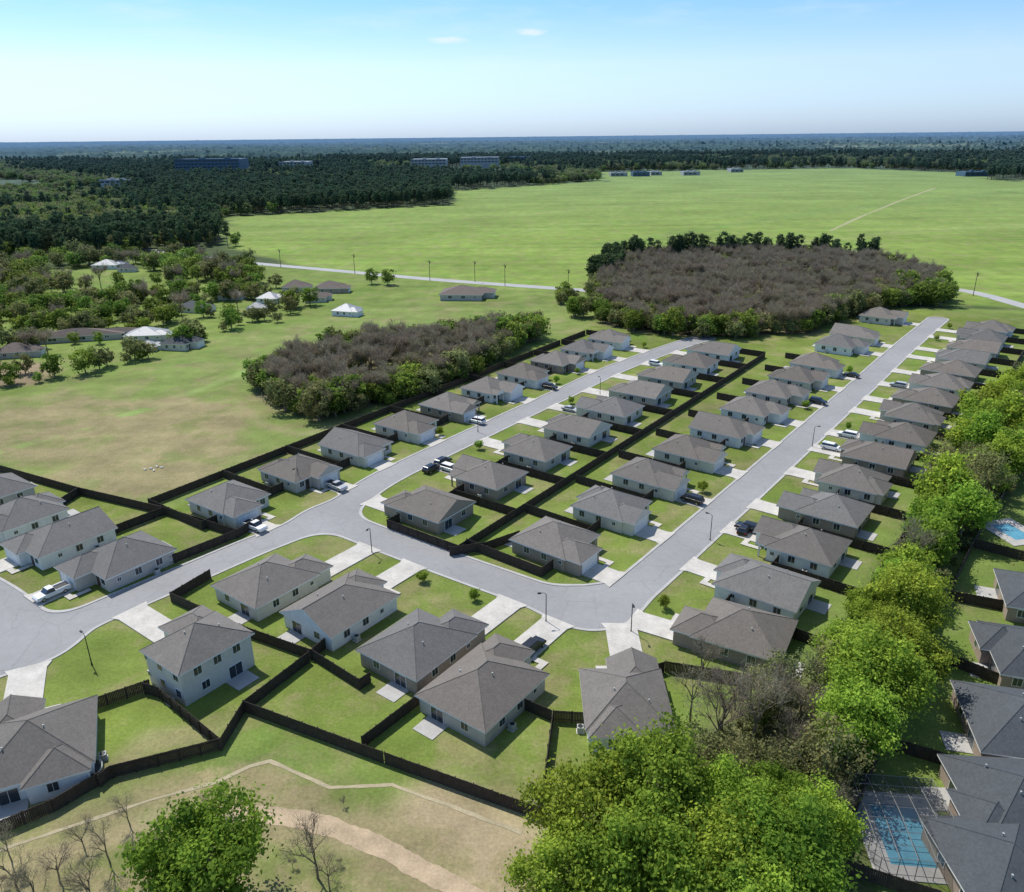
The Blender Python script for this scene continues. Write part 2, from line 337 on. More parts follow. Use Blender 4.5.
def bands(name,lo,hi,z,mats,lip=False,st=0.8):
    xs=np.arange(-140,215,st); ys=np.arange(60,335,st); XX,YY=np.meshgrid(xs,ys); Fd=field(XX,YY)
    mn=np.minimum.reduce([Fd[:-1,:-1],Fd[1:,:-1],Fd[:-1,1:],Fd[1:,1:]]); mx=np.maximum.reduce([Fd[:-1,:-1],Fd[1:,:-1],Fd[:-1,1:],Fd[1:,1:]])
    js,is_=np.nonzero((mn<hi)&(mx>lo)); mb=MB(); vd={}
    def vid(p):
        kx=(round(p[0],3),round(p[1],3))
        if kx not in vd: vd[kx]=len(mb.v); mb.v.append((p[0],p[1],z))
        return vd[kx]
    for j,i in zip(js,is_):
        pl=[(xs[i],ys[j],Fd[j,i]),(xs[i+1],ys[j],Fd[j,i+1]),(xs[i+1],ys[j+1],Fd[j+1,i+1]),(xs[i],ys[j+1],Fd[j+1,i])]
        for lim,sg in ((lo,1),(hi,-1)):
            out=[]
            for a,b in zip(pl,pl[1:]+pl[:1]):
                ia=(a[2]-lim)*sg>=0; ib=(b[2]-lim)*sg>=0
                if ia: out.append(a)
                if ia!=ib:
                    tt=(lim-a[2])/(b[2]-a[2]); out.append((a[0]+(b[0]-a[0])*tt,a[1]+(b[1]-a[1])*tt,lim))
            pl=out
            if len(pl)<3: break
        if len(pl)<3: continue
        ids=[]
        for p in pl:
            k_=vid(p)
            if k_ not in ids: ids.append(k_)
        if len(ids)>=3: mb.f.append(tuple(ids)); mb.m.append(0)
        if lip:
            for a,b in zip(pl,pl[1:]+pl[:1]):
                for lv in (lo,hi):
                    if abs(a[2]-lv)<1e-9 and abs(b[2]-lv)<1e-9:
                        mb.add([(a[0],a[1],z),(b[0],b[1],z),(b[0],b[1],0),(a[0],a[1],0)],[(0,1,2,3)],0)
    return obj(name,mb.mesh(name,mats),kind="structure")
HW=3.5
bands("road",-50,HW,0.02,[m_road]); bands("kerb",HW,HW+0.5,0.11,[m_kerb],True)
def strip(name,pts,wd,z,mat,jit=0.0,n=8):
    ctl=[(*q,0) for q in GP(pts)]
    if n>1: p=[Vector((*q[:2],0)) for q in catmull(ctl,n)]
    else:
        p=[]
        for a,b in zip(ctl[:-1],ctl[1:]):
            a=Vector(a); b=Vector(b); kk=max(2,int((b-a).length/.8)); p+=[a.lerp(b,i/kk) for i in range(kk)]
        p.append(Vector(ctl[-1]))
    mb=MB(); L=[];ja=jb=0
    for i,a in enumerate(p):
        d=(p[min(i+1,len(p)-1)]-p[max(i-1,0)]).normalized(); nn=Vector((-d.y,d.x,0)); ja=ja*.6+random.uniform(-jit,jit); jb=jb*.6+random.uniform(-jit,jit)
        L.append((a+nn*(wd/2+ja)+Vector((0,0,z)),a-nn*(wd/2+jb)+Vector((0,0,z))))
    vs=[q for l in L for q in l]; mb.add(vs,[(2*i,2*i+1,2*i+3,2*i+2) for i in range(len(L)-1)])
    return obj(name,mb.mesh(name,[mat]),kind="structure")
strip("rural_road",[(120,246),(200,257),(240,262),(340,271),(440,280),(580,290),(700,298),(860,292),(950,289),(1024,306),(1100,330)],7.5,0.05,m_rural)
strip("field_path",[(830,231),(865,215),(910,197),(935,188)],3,0.05,m_track,0.4)
strip("dirt_path",[(190,815),(235,814),(272,815),(320,824),(370,842),(420,868),(470,895),(520,930)],2.4,0.02,m_dirt,0.14,12)
strip("narrow_path",[(-60,868),(0,850),(60,830),(150,800),(215,783),(250,766),(270,761),(300,774),(330,788),(392,785),(410,792),(450,806),(522,833)],0.5,0.03,m_sandp,0.07,1)
strip("dirt_path",[(0,300),(60,296),(140,300),(215,296)],3,0.05,m_track,0.4)
# ------------------------------------------------------------ houses
def hip(mb,x0,x1,y0,y1,z,pitch,gf=False,gb=False,ms=0,mf=1,mg=2):
    w=(x1-x0)/2; h=w*pitch; xc=(x0+x1)/2
    ry0=y0 if gb else y0+w; ry1=y1 if gf else y1-w
    if ry0>ry1: ry0=ry1=(ry0+ry1)/2
    e=[(x0,y0,z),(x1,y0,z),(x1,y1,z),(x0,y1,z)]; r=[(xc,ry0,z+h),(xc,ry1,z+h)]
    mb.add(e+r,[(0,4,5,3),(1,2,5,4)],ms)
    mb.add([e[0],e[1],r[0]],[(0,1,2)],mg if gb else ms); mb.add([e[2],e[3],r[1]],[(0,1,2)],mg if gf else ms)
    b=[(a,c_,z-0.2) for a,c_,_ in e]; mb.add(e+b,[(4,5,1,0),(5,6,2,1),(6,7,3,2),(7,4,0,3),(7,6,5,4)],mf)
    mb.tube([r[0],r[1]],0.08,4,ms)
    for k,(a,c_) in enumerate(((0,0),(1,0),(2,1),(3,1))):
        if not ((gb and k<2) or (gf and k>1)): mb.tube([e[a],r[c_]],0.06,4,ms)
def windowmesh(w=1.3,h=1.35):
    mb=MB(); mb.box(-w/2,w/2,-0.02,0.06,-h/2,h/2,0); mb.box(-w/2+.09,-.03,0.0,0.075,-h/2+.09,h/2-.09,1); mb.box(.03,w/2-.09,0.0,0.075,-h/2+.09,h/2-.09,1)
    return mb.mesh("window",[m_white,m_glass])
WM=windowmesh(); WS=windowmesh(0.8,0.8); WD=windowmesh(2.2,2.0)
mb=MB(); mb.box(-2.4,2.4,-0.02,0.05,0,2.2,0)
for i in range(4):
    for j in range(4): mb.box(-2.25+j*1.15,-2.25+j*1.15+1.0,0.0,0.075,0.08+i*.53,0.08+i*.53+.44,0)
GD=mb.mesh("garage_door",[m_white])
mb=MB(); mb.box(-.5,.5,-0.02,.05,0,2.1,0); mb.box(-.35,.35,0,.07,1.2,1.95,1); mb.tube([(.4,.05,1),(.4,.12,1)],.03,6,2); FD=mb.mesh("front_door",[m_door,m_glass,m_rim])
mb=MB(); mb.tube([(0,0,-.3),(0,0,.3)],.07,6,0); mb.tube([(0,0,.3),(0,0,.36)],.11,6,0); VT=mb.mesh("roof_vent",[m_green])
mb=MB(); mb.box(-.4,.4,-.4,.4,.08,.85,0); mb.box(-.5,.5,-.5,.5,0,.08,1); mb.tube([(0,0,.85),(0,0,.9)],.33,10,2); ACM=mb.mesh("air_conditioner",[m_green,m_conc,m_black])
cache={}
def house_parts(var,wi,ri,W=10.9,L=15.0,hgt=2.75):
    key=(var,wi,ri,W,L,hgt)
    if key in cache: return cache[key]
    wm=walls[wi] if isinstance(wi,int) else wi; rm=roofs[ri] if isinstance(ri,int) else ri
    hw,hl=W/2,L/2; wall=MB(); roof=MB(); parts=[]; oh=0.45
    fy=hl-[3.0,2.2,3.6,1.6][var%4]; gx0,gx1=-hw+.25,-hw+6.4
    by=-hl+(1.2 if var==1 else 0.0)
    wall.box(-hw,hw,by,fy,0,hgt,0,top=False); wall.box(gx0,gx1,fy-.5,hl,0,hgt-.03,0,top=False)
    p=0.52 if var<3 else 0.46
    hip(roof,-hw-oh,hw+oh,by-oh,fy+oh,hgt,p,gb=(var==3))
    hip(roof,gx0-oh,gx1+oh,fy-5,hl+oh,hgt+.02,p,gf=(var in(1,2)))
    if var==1:
        wall.box(hw-6.6,hw-.4,-hl,by+.5,0,hgt-.03,0,top=False)
        hip(roof,hw-6.6-oh,hw-.4+oh,-hl-oh,by+5,hgt+.02,p)
    if var==2:
        wall.box(gx1+.6,gx1+.85,fy+1.4,fy+1.65,0,hgt-.1,0); wall.box(hw-.6,hw-.35,fy+1.4,fy+1.65,0,hgt-.1,0)
        hip(roof,gx1+.45,hw+.1,fy-3,fy+2,hgt+.05,p,gf=True)
    parts.append(("wall",wall.mesh("wall",[wm]),(0,0,0),0)); parts.append(("roof",roof.mesh("roof",[rm,m_white,wm]),(0,0,0),0))
    parts.append(("garage_door",GD,((gx0+gx1)/2,hl,0.02),0)); parts.append(("front_door",FD,(gx1+1.2,fy,0.05),0))
    parts.append(("window",WM,(hw-1.5,fy,1.6),0))
    if hgt>4: 
        for x in (-3,0,3): parts.append(("window",WM,(x,fy,4.3),0)); parts.append(("window",WM,(x,by,4.3),math.pi))
    for y in (-4.6,-.8,2.6):
        for z in ([1.6,4.3] if hgt>4 else [1.6]):
            parts.append(("window",WS if y>0 else WM,(hw,y,z),-math.pi/2)); parts.append(("window",WM if y<0 else WS,(-hw,y+.7,z),math.pi/2))
    parts.append(("patio_door",WD,(-2.4,by,1.05),math.pi)); parts.append(("window",WM,(2.2,by if var!=1 else -hl,1.6),math.pi))
    sl=hgt+(hw+oh)*p
    parts.append(("roof_vent",VT,(1.6,-1.5,sl-1.6*p),0)); parts.append(("roof_vent",VT,(-2.6,-3,sl-2.6*p),0))
    cache[key]=(parts,hl,gx0,gx1,by); return cache[key]
WN=["cream","white","tan brick","greige"]
def frontrot(f): return math.atan2(f[1],f[0])-math.pi/2
drive=[]; yards=[]
nh=0
def house(c,f,var=None,wi=None,ri=None,scale=None,label=None,group="single-storey houses of the subdivision",hgt=2.75,W=10.9,L=15.0,drv=True,patio=True,flip=None,nm="house"):
    global nh; nh+=1
    var=random.choice([0,0,1,2,3,3]) if var is None else var; wi=random.choice([0,0,1,1,2,3]) if wi is None else wi; ri=random.randrange(3) if ri is None else ri
    flip=(random.random()<.5) if flip is None else flip
    parts,hl,gx0,gx1,by=house_parts(var,wi,ri,W,L,hgt)
    sx=-1 if flip else 1
    if label is None: label="%s house with grey shingle %s roof beside concrete driveway"%(WN[wi],"hip" if var==0 else "gabled hip")
    rz=frontrot(f); e=obj(nm,None,(c[0],c[1],0),rz,label=label,cat="house",group=group)
    if scale: e.scale=scale
    for n,me,l,rr in parts:
        q=obj(n,me,(l[0]*sx,l[1],l[2]),rr if l[0]==0 or not flip or abs(abs(rr)-math.pi/2)>.01 else -rr,e)
        if flip and n in("wall","roof"): q.scale=(-1,1,1)
    fx,fy_=f; rx,ry=fy_,-fx
    def LW(x,y): return (c[0]+rx*x*sx+fx*y, c[1]+ry*x*sx+fy_*y)
    gc=(gx0+gx1)/2; zo=0.0012*nh
    if drv:
        T=6.5
        for k in range(0,160):
            T=hl+k*.25; a=LW(gc,T)
            if float(field(np.array(a[0]),np.array(a[1])))<HW+.05: break
        if T<hl+30:
            mb=MB(); wv=2.4
            b=[(*LW(gc-wv,hl+.03),0),(*LW(gc+wv,hl+.03),0),(*LW(gc+wv,T-1.2),0),(*LW(gc+wv+.6,T+.1),0),(*LW(gc-wv-.6,T+.1),0),(*LW(gc-wv,T-1.2),0)]
            n=len(b); vs=b+[(x,y,.125+zo) for x,y,_ in b]
            mb.add(vs,[tuple(range(n,2*n))]+[(i,(i+1)%n,(i+1)%n+n,i+n) for i in range(n)])
            wk=[LW(gx1+.6,hl-1.5),LW(gx1+1.6,hl-1.5),LW(gx1+1.6,hl+2.2),LW(gc+wv,hl+2.2),LW(gc+wv,hl+1.2),LW(gx1+.6,hl+1.2)]
            mb.add([(x,y,.1+zo) for x,y in wk],[tuple(range(6))])
            obj("driveway",mb.mesh("driveway",[m_conc]),kind="structure"); drive.append((LW(gc,hl+3.2),rz,LW)); yards.append((LW(W/2-1.5,hl+.5),LW(W/2-2.5,T-3.5)))
    if patio:
        mb=MB(); q=[LW(-4,by-.02),LW(-.6,by-.02),LW(-.6,by-3),LW(-4,by-3)]; vs=[(x,y,.0) for x,y in q]+[(x,y,.1) for x,y in q]
        mb.add(vs,[(4,5,6,7),(0,1,5,4),(1,2,6,5),(2,3,7,6),(3,0,4,7)]); obj("patio",mb.mesh("patio",[m_kerb]),kind="structure")
        a=LW(W/2+.8,-3.5); obj("air_conditioner",ACM,(a[0],a[1],0),rz,label="grey air conditioning unit beside a house wall",cat="air conditioner",group="air conditioners beside the houses")
    return LW
def fence(pts,step=0.2,h=1.85,label="dark stained wooden privacy fence around a back yard"):
    c0=Vector((*pts[0],0)); mb=MB(); dist=c0.length; th=.03
    if dist>170: step=0.45; th=.05
    if dist>260: step=0.9; th=.08
    for a,b in zip(pts[:-1],pts[1:]):
        a=Vector((*a,0))-c0; b=Vector((*b,0))-c0; L=(b-a).length
        if L<.3: continue
        d=(b-a)/L; nn=Vector((-d.y,d.x,0))*th; n=int(L/step)
        for i in range(n):
            s=a+d*(i*step); e_=a+d*((i+1)*step-.012); hh=h+random.uniform(-.03,.03); z=Vector((0,0,hh)); z0=Vector((0,0,.03))
            mb.add([s-nn+z0,e_-nn+z0,e_+nn+z0,s+nn+z0,s-nn+z,e_-nn+z,e_+nn+z,s+nn+z],[(0,1,5,4),(1,2,6,5),(2,3,7,6),(3,0,4,7),(4,5,6,7)])
        if dist<220:
            for i in range(int(L/2.4)+1):
                s=a+d*min(i*2.4,L)+nn*3.2; mb.box(s.x-.06,s.x+.06,s.y-.06,s.y+.06,0,h+.05)
            for z in (.4,1.5):
                s=a+nn*1.04; e_=b+nn*1.04; w2=nn*2.0; mb.add([s+Vector((0,0,z)),e_+Vector((0,0,z)),e_+Vector((0,0,z+.09)),s+Vector((0,0,z+.09)),s+w2+Vector((0,0,z)),e_+w2+Vector((0,0,z)),e_+w2+Vector((0,0,z+.09)),s+w2+Vector((0,0,z+.09))],[(0,1,2,3),(4,7,6,5),(3,2,6,7)])
    obj("wooden_fence",mb.mesh("wooden_fence",[m_fence]),c0,label=label,cat="fence",group="back yard fences")
def row(p0,p1,n,side,back=13.8,backf=True,skip=(),fo=0.9):
    a=G(*p0,3.5); b=G(*p1,3.5); u=(b-a); u.z=0; u.normalize(); f=Vector((u.y,-u.x,0))*side; cs=[]
    for i in range(n):
        c=a.lerp(b,i/(n-1)); cs.append(c)
        jit=random.uniform(-.6,.6)
        if i not in skip: house((c.x+f.x*(fo+jit),c.y+f.y*(fo+jit)),(f.x,f.y),L=14.4,W=10.6)
    sp=(b-a).length/(n-1)
    for i in range(n+1):
        m=a+u*sp*(i-.5); bk=m-f*back
        if i<n and backf:
            e_=bk+u*sp; fence([(bk.x,bk.y),(e_.x,e_.y)])
        fr=m+f*(2.0 if i%2 else 3.6)
        pts=[(bk.x,bk.y),(fr.x,fr.y)]
        if i==n: hh=fr-u*(sp/2-5.4)
        else: hh=fr+u*(sp/2-5.4)
        pts.append((hh.x,hh.y)); fence(pts,h=1.95)
        if 0<i<n: hb=fr-u*(sp/2-5.4); fence([(fr.x,fr.y),(hb.x,hb.y)])
    return cs,u,f
rowA=row((228,493),(609,335),10,1,back=14.5)
rowB=row((432,500),(716,347),9,-1,back=13.9)
rowC=row((555,533),(818,360),9,1,backf=False,back=13.4)
rowD=row((767,578),(993,326),14,-1,back=13)
u=rowC[1]; fC=rowC[2]
for px,py,kv in ((843,341,0),(857,331,3),(884,313,2)):
    c=G(px,py,3.5); house((c.x,c.y),(fC.x,fC.y),var=kv)
dE=Vector((0.60,0.80)); dE.normalize(); pE=Vector((dE.y,-dE.x))
def hpx(px,py,f,**k):
    c=G(px,py,k.pop('z',3.6)); return house((c.x,c.y),tuple(Vector(f).normalized()),**k)
hpx(273,571,dE,var=0,wi=0,ri=0,flip=True); hpx(344,596,dE,var=3,wi=1,ri=0,flip=False); hpx(424,632,dE,var=0,wi=2,ri=1,flip=True)
hpx(490,673,dE,var=0,wi=3,ri=2,flip=False,L=16.0); hpx(625,690,(0.02,1),var=1,wi=1,ri=0,flip=True,W=10.2,L=14.5)
hpx(735,620,(-0.86,0.5),var=0,wi=2,ri=2,flip=False)
hpx(191,634,(-0.8,0.6),var=0,wi=0,ri=0,hgt=5.4,L=11.5,z=6.0,label="two-storey cream house with grey shingle hip roof",flip=True)
hpx(33,735,(-0.42,0.9),var=1,wi=1,ri=0,L=15.5,W=12.5,flip=False,label="white house with broad grey shingle roof and patio",)
for px,py,vv in ((115,553,0),(58,531,3),(19,509,1),(-18,488,0)): hpx(px,py,(-dE.x,-dE.y),var=vv,wi=1 if vv else 3,ri=1)
for px,py,f,W_,L_,vv in ((1040,648,(1,-.3),12,14,1),(1038,718,(1,-.25),12.5,15,0),(1024,795,(1,-.1),12,14,1),(1052,590,(1,-.4),11,13,0),(1024,862,(1,0),12,13,0),(1095,540,(1,-.4),13,15,1)):
    hpx(px,py,f,var=vv,wi=2,ri=m_slate,W=W_,L=L_,drv=False,label="brick house with charcoal shingle hip roof",group="houses with charcoal roofs")
for px,py,f,sc,wi,rm,lb in ((468,290,(1,-.1),(1.3,1.6,1.0),3,m_oldroof,"long dark-roofed house on open grass"),(349,306,(.9,-.3),(.8,.8,.8),1,m_metal,"small white house with pale metal roof"),
    (88,330,(1,.25),(.55,2.6,.8),3,m_oldroof,"long low shed with brown roof"),(150,329,(1,.1),(.8,1.1,.8),0,m_metal,"house with pale roof among trees"),(182,338,(1,-.2),(.8,.8,.9),0,m_slate,"house with dark roof among trees"),
    (150,340,(1,0),(.5,.6,.6),1,m_metal,"small outbuilding with pale roof"),(272,294,(1,-.2),(.7,.8,.8),1,m_metal,"house with pale roof beside trees"),(298,283,(1,0),(.9,.9,.9),3,m_oldroof,"house with brown roof beside trees"),(333,284,(1,0),(1.0,1.1,.9),2,m_oldroof,"brown-roofed house beside the rural road"),
    (232,291,(1,0),(.6,.8,.8),0,m_metal,"outbuilding with pale roof"),(318,293,(1,.2),(.8,.8,.8),0,m_oldroof,"house with brown roof on grass"),(195,303,(1,-.3),(.7,1,.8),1,m_slate,"barn with dark roof"),(258,303,(1,0),(.5,.6,.7),1,m_metal,"small shed with pale roof"),
    (110,262,(1,0),(.8,1.2,.9),1,m_metal,"white barn beside the woodland"),(20,345,(1,.2),(.8,1,.8),3,m_oldroof,"old house with brown roof among trees"),(128,265,(1,0),(.6,.7,.8),0,m_slate,"grey shed beside the woodland")):
    hpx(px,py,f,var=0,wi=wi,ri=rm,scale=sc,drv=False,patio=False,label=lb,group="rural hamlet buildings",nm="rural_house")
# ------------------------------------------------------------ hand-laid fences
for l in ([(245,712),(385,764),(540,820)],[(245,712),(310,662)],[(172,602),(245,636),(312,660),(345,632)],[(172,602),(212,578)],[(222,750),(160,698),(146,694)],[(222,750),(245,712)],
          [(222,750),(112,778),(100,788)],[(95,735),(88,712),(152,690)],[(363,748),(432,695)],[(540,820),(553,722),(588,724)],[(515,706),(553,722)],[(640,680),(665,672),(742,684),(765,690)],
          [(313,660),(360,690),(372,682)],[(-60,455),(0,472),(80,495),(165,515)],[(165,515),(238,538),(262,523)],[(238,538),(170,565)],[(165,515),(100,540)],[(80,495),(40,520)],
          [(835,870),(858,808),(882,750),(925,650),(945,605),(972,548),(1020,470)],[(885,748),(985,778)],[(925,655),(1010,690)],[(947,600),(1020,614)],[(974,548),(1040,565)],[(835,870),(900,892),(940,905)],
          [(0,835),(55,812),(112,778)],[(450,556),(486,551),(520,539)]):
    fence(GP(l),0.2)
# ------------------------------------------------------------ cars
def bodyprof(prof,wd,taper=.06):
    mb=MB(); n=len(prof); vs=[]
    for x,k in ((-wd,0),(-wd+taper,1),(wd-taper,1),(wd,0)):
        cy=sum(p[0] for p in prof)/n; cz=sum(p[1] for p in prof)/n
        for y,z in prof: vs.append((x,y if k else cy+(y-cy)*.975,z if k else cz+(z-cz)*.9))
    fs=[tuple(range(n)),tuple(reversed(range(3*n,4*n)))]
    for s in range(3):
        for i in range(n): fs.append((s*n+i,(s+1)*n+i,(s+1)*n+(i+1)%n,s*n+(i+1)%n))
    mb.add(vs,fs); return mb
paints={k:basic("car_paint_"+k,c_,0.25,0.03,1,spec=0.6) for k,c_ in {"white":(.75,.75,.75),"black":(.015,.015,.018),"silver":(.4,.41,.43),"blue":(.03,.08,.22),"red":(.3,.02,.02),"grey":(.12,.125,.13)}.items()}
mb=MB(); mb.tube([(-.11,0,0),(.11,0,0)],.34,14,0); mb.tube([(-.118,0,0),(.118,0,0)],.2,10,1); WH=mb.mesh("wheel",[m_tyre,m_rim])
mb=MB(); mb.box(-.2,.2,-.05,.05,-.08,.08); HL=mb.mesh("headlight",[m_lampg]); mb=MB(); mb.box(-.16,.16,-.05,.05,-.1,.1); TL=mb.mesh("tail_light",[m_red])
cc={}
def car(c,rz,kind,colr,label=None):
    k=(kind,colr)
    if k not in cc:
        pm=paints[colr]
        if kind=="pickup_truck":
            L=2.75; b=bodyprof([(-L,.4),(-L,1.05),(-.35,1.05),(1.0,1.08),(2.55,1.0),(L,.75),(L,.4)],.95); b.box(-.8,.8,-L+.12,-.55,1.051,1.06,1)
            for x in (-.95,.83): b.box(x,x+.12,-L+.05,-.4,1.04,1.22,0)
            b.box(-.83,.83,-L+.02,-L+.1,1.04,1.22,0)
            g=MB(); g.frus((-.85,.85,-.4,1.35),(-.7,.7,-.2,.75),1.04,1.68); r=MB(); r.frus((-.72,.72,-.25,.8),(-.66,.66,-.15,.65),1.68,1.76)
        elif kind=="suv":
            L=2.35; b=bodyprof([(-L,.38),(-L,.95),(-L+.1,1.05),(1.1,1.05),(2.1,.95),(L,.7),(L,.38)],.93)
            g=MB(); g.frus((-.86,.86,-2.25,1.3),(-.7,.7,-2.0,.55),1.03,1.6); r=MB(); r.frus((-.73,.73,-2.1,.65),(-.66,.66,-1.9,.45),1.6,1.69)
        else:
            L=2.3; b=bodyprof([(-L,.32),(-L,.8),(-1.9,.93),(1.0,.92),(2.05,.78),(L,.6),(L,.32)],.9)
            g=MB(); g.frus((-.82,.82,-1.75,1.25),(-.64,.64,-1.0,.3),.9,1.34); r=MB(); r.frus((-.67,.67,-1.1,.4),(-.6,.6,-.95,.2),1.34,1.42)
        cc[k]=(b.mesh("body",[pm,m_black]),g.mesh("window",[m_glass]),r.mesh("roof",[pm]),L)
    b,g,r,L=cc[k]
    e=obj("pickup_truck" if kind=="pickup_truck" else "car",None,(c[0],c[1],.2),rz,label=label or "%s %s parked on a concrete driveway"%(colr,{"suv":"sport utility car","sedan":"saloon car","pickup_truck":"pickup truck"}[kind]),cat="truck" if kind=="pickup_truck" else "car",group="cars parked by the houses")
    obj("body",b,parent=e); obj("window",g,parent=e); obj("roof",r,parent=e)
    for x in (-.86,.86):
        for y in (-L*.62,L*.62): obj("wheel",WH,(x,y,.34),0,e)
        obj("headlight",HL,(x*.75,L-.02,.68),0,e); obj("tail_light",TL,(x*.8,-L+.02,.78),0,e)
    return e
kinds=["sedan","suv","suv","pickup_truck"]; cls=["white","black","silver","grey","black","white","grey","black","white"]
for i,(p,rz,LW) in enumerate(drive):
    if random.random()<.42:
        off=random.choice((-1.1,1.1)); rr=rz+random.choice((0,math.pi))+random.uniform(-.05,.05)
        ax=Vector((math.cos(rz),math.sin(rz))); q=Vector(p)+ax*off
        car(q,rr,random.choice(kinds),random.choice(cls))
for px,py,rr,kd,cl in ((432,471,-.64,"suv","black"),(443,464,-.62,"suv","black"),(745,532,-.6,"suv","black")):
    q=G(px,py); e=car(q,rr,kd,cl,"%s car parked at the kerb"%cl); e.location.z=.03
# ------------------------------------------------------------ small furniture
mb=MB(); mb.tube([(0,0,0),(0,0,.5),(0,0,5)],[.14,.08,.06],8); mb.tube([(0,0,5),(0,.3,5.25),(0,.9,5.3)],.04,6); LPm=mb.mesh("lamp_post",[m_black])
mb=MB(); mb.frus((-.16,.16,.75,1.35),(-.1,.1,.8,1.3),5.2,5.36); mb.box(-.12,.12,.82,1.28,5.15,5.2,1); LH=mb.mesh("lamp_head",[m_black,m_lampg])
for px,py in ((546,622),(631,632),(372,553),(92,665),(710,540),(478,432),(812,447),(300,490),(600,395)):
    q=G(px,py); e=obj("street_lamp",None,(q.x,q.y,0),random.uniform(0,6),label="black metal street lamp beside the kerb",cat="street lamp",group="street lamps"); obj("lamp_post",LPm,parent=e); obj("lamp_head",LH,parent=e)
mb=MB(); mb.tube([(0,0,0),(0,0,11)],[.17,.11],8); mb.box(-1.2,1.2,-.06,.06,10.1,10.25); mb.tube([(.35,0,9),(.35,0,9.9)],.25,8)
for x in (-1.1,-.4,.4,1.1): mb.tube([(x,0,10.25),(x,0,10.45)],.05,6)
UP=mb.mesh("utility_pole",[m_pole])
for px,py in ((281,268),(355,274),(430,281),(505,286),(568,292),(475,282),(640,296),(973,296)):
    q=G(px,py); obj("utility_pole",UP,(q.x,q.y,0),.2,label="wooden utility pole with crossarm along the road",cat="utility pole",group="utility poles")
q=G(84,776); e=obj("trampoline",None,(q.x,q.y,0),0,label="round black trampoline on the back lawn",cat="trampoline")
mb=MB(); n=20
mb.add([(1.9*math.cos(a*math.pi/10),1.9*math.sin(a*math.pi/10),.8) for a in range(n)],[tuple(range(n))]); obj("mat",mb.mesh("mat",[m_black]),parent=e)
mb=MB()
for i in range(n): a=i*math.pi/10; b=a+math.pi/10; mb.tube([(2.1*math.cos(a),2.1*math.sin(a),.85),(2.1*math.cos(b),2.1*math.sin(b),.85)],.09,5)
for i in range(6): a=i*math.pi/3; mb.tube([(2.1*math.cos(a),2.1*math.sin(a),0),(2.1*math.cos(a),2.1*math.sin(a),.85)],.04,5)
obj("frame",mb.mesh("frame",[m_green]),parent=e)
mb=MB(); mb.tube([(-.35,0,.15),(.35,0,.15)],.15,10); mb.tube([(-.36,0,.15),(.36,0,.15)],.11,10,1); PM=mb.mesh("concrete_pipe",[m_white,m_black])
for px,py in ((145,470),(151,469),(157,467),(162,468),(154,471)):
    q=G(px,py); obj("concrete_pipe",PM,(q.x,q.y,0),random.uniform(0,3),label="pale pipe section lying in rough grass",cat="pipe",group="pipe sections in the meadow")
m_cage=basic("bronze_screen_frame",(.18,.175,.16),.5,.1,1)
ms_,t,o=newmat("insect_screen_mesh"); d=N(t,'ShaderNodeBsdfDiffuse'); d.inputs[0].default_value=(.06,.065,.07,1); tr=N(t,'ShaderNodeBsdfTransparent'); mx=N(t,'ShaderNodeMixShader'); mx.inputs[0].default_value=.25
LK(t,tr.outputs[0],mx.inputs[1]); LK(t,d.outputs[0],mx.inputs[2]); LK(t,mx.outputs[0],o.inputs[0])
def pool(px,py,rz,w,l,screen):
    q=G(px,py); e=obj("swimming_pool",None,(q.x,q.y,0),rz,label="blue swimming pool with pale paved deck"+(" inside a screen cage" if screen else ""),cat="swimming pool")
    mb=MB(); W_,L_=w+2.0,l+1.8
    mb.box(-W_,-w,-L_,L_,0,.12); mb.box(w,W_,-L_,L_,0,.12); mb.box(-w,w,-L_,-l,0,.12); mb.box(-w,w,l,L_,0,.12); obj("deck",mb.mesh("deck",[m_kerb]),parent=e)
    mb=MB(); mb.box(-w+.01,w-.01,-l+.01,l-.01,.0,.06); obj("water",mb.mesh("water",[m_water]),parent=e)
    if screen:
        mb=MB(); W_-=.2;L_-=.2
        e2=obj("screen_enclosure",None,(q.x,q.y,0),rz,label="dark mesh screen enclosure over the pool",cat="pool enclosure")
        for i in range(6):
            x=-W_+i*2*W_/5
            for y in (-L_,L_): mb.tube([(x,y,.12),(x,y,2.7)],.045,4)
            mb.tube([(x,-L_,2.7),(x,0,3.1),(x,L_,2.7)],.045,4)
        for j in range(8):
            y=-L_+j*2*L_/7; z=2.7+.4*(1-abs(y)/L_)
            mb.tube([(-W_,y,z),(W_,y,z)],.04,4)
            for x in (-W_,W_): mb.tube([(x,y,.12),(x,y,z)],.04,4)
        obj("frame",mb.mesh("frame",[m_cage]),parent=e2)
        mb=MB(); a=W_; b=L_
        mb.add([(-a,-b,.12),(a,-b,.12),(a,-b,2.68),(-a,-b,2.68),(-a,b,.12),(a,b,.12),(a,b,2.68),(-a,b,2.68),(-a,0,3.08),(a,0,3.08)],[(0,1,2,3),(4,5,6,7),(0,4,7,8,3),(1,5,6,9,2),(3,2,9,8),(8,9,6,7)])
        obj("screen",mb.mesh("screen",[ms_]),parent=e2)
pool(904,835,-.12,2.6,4.0,True); pool(1012,532,.2,1.9,3.0,False)
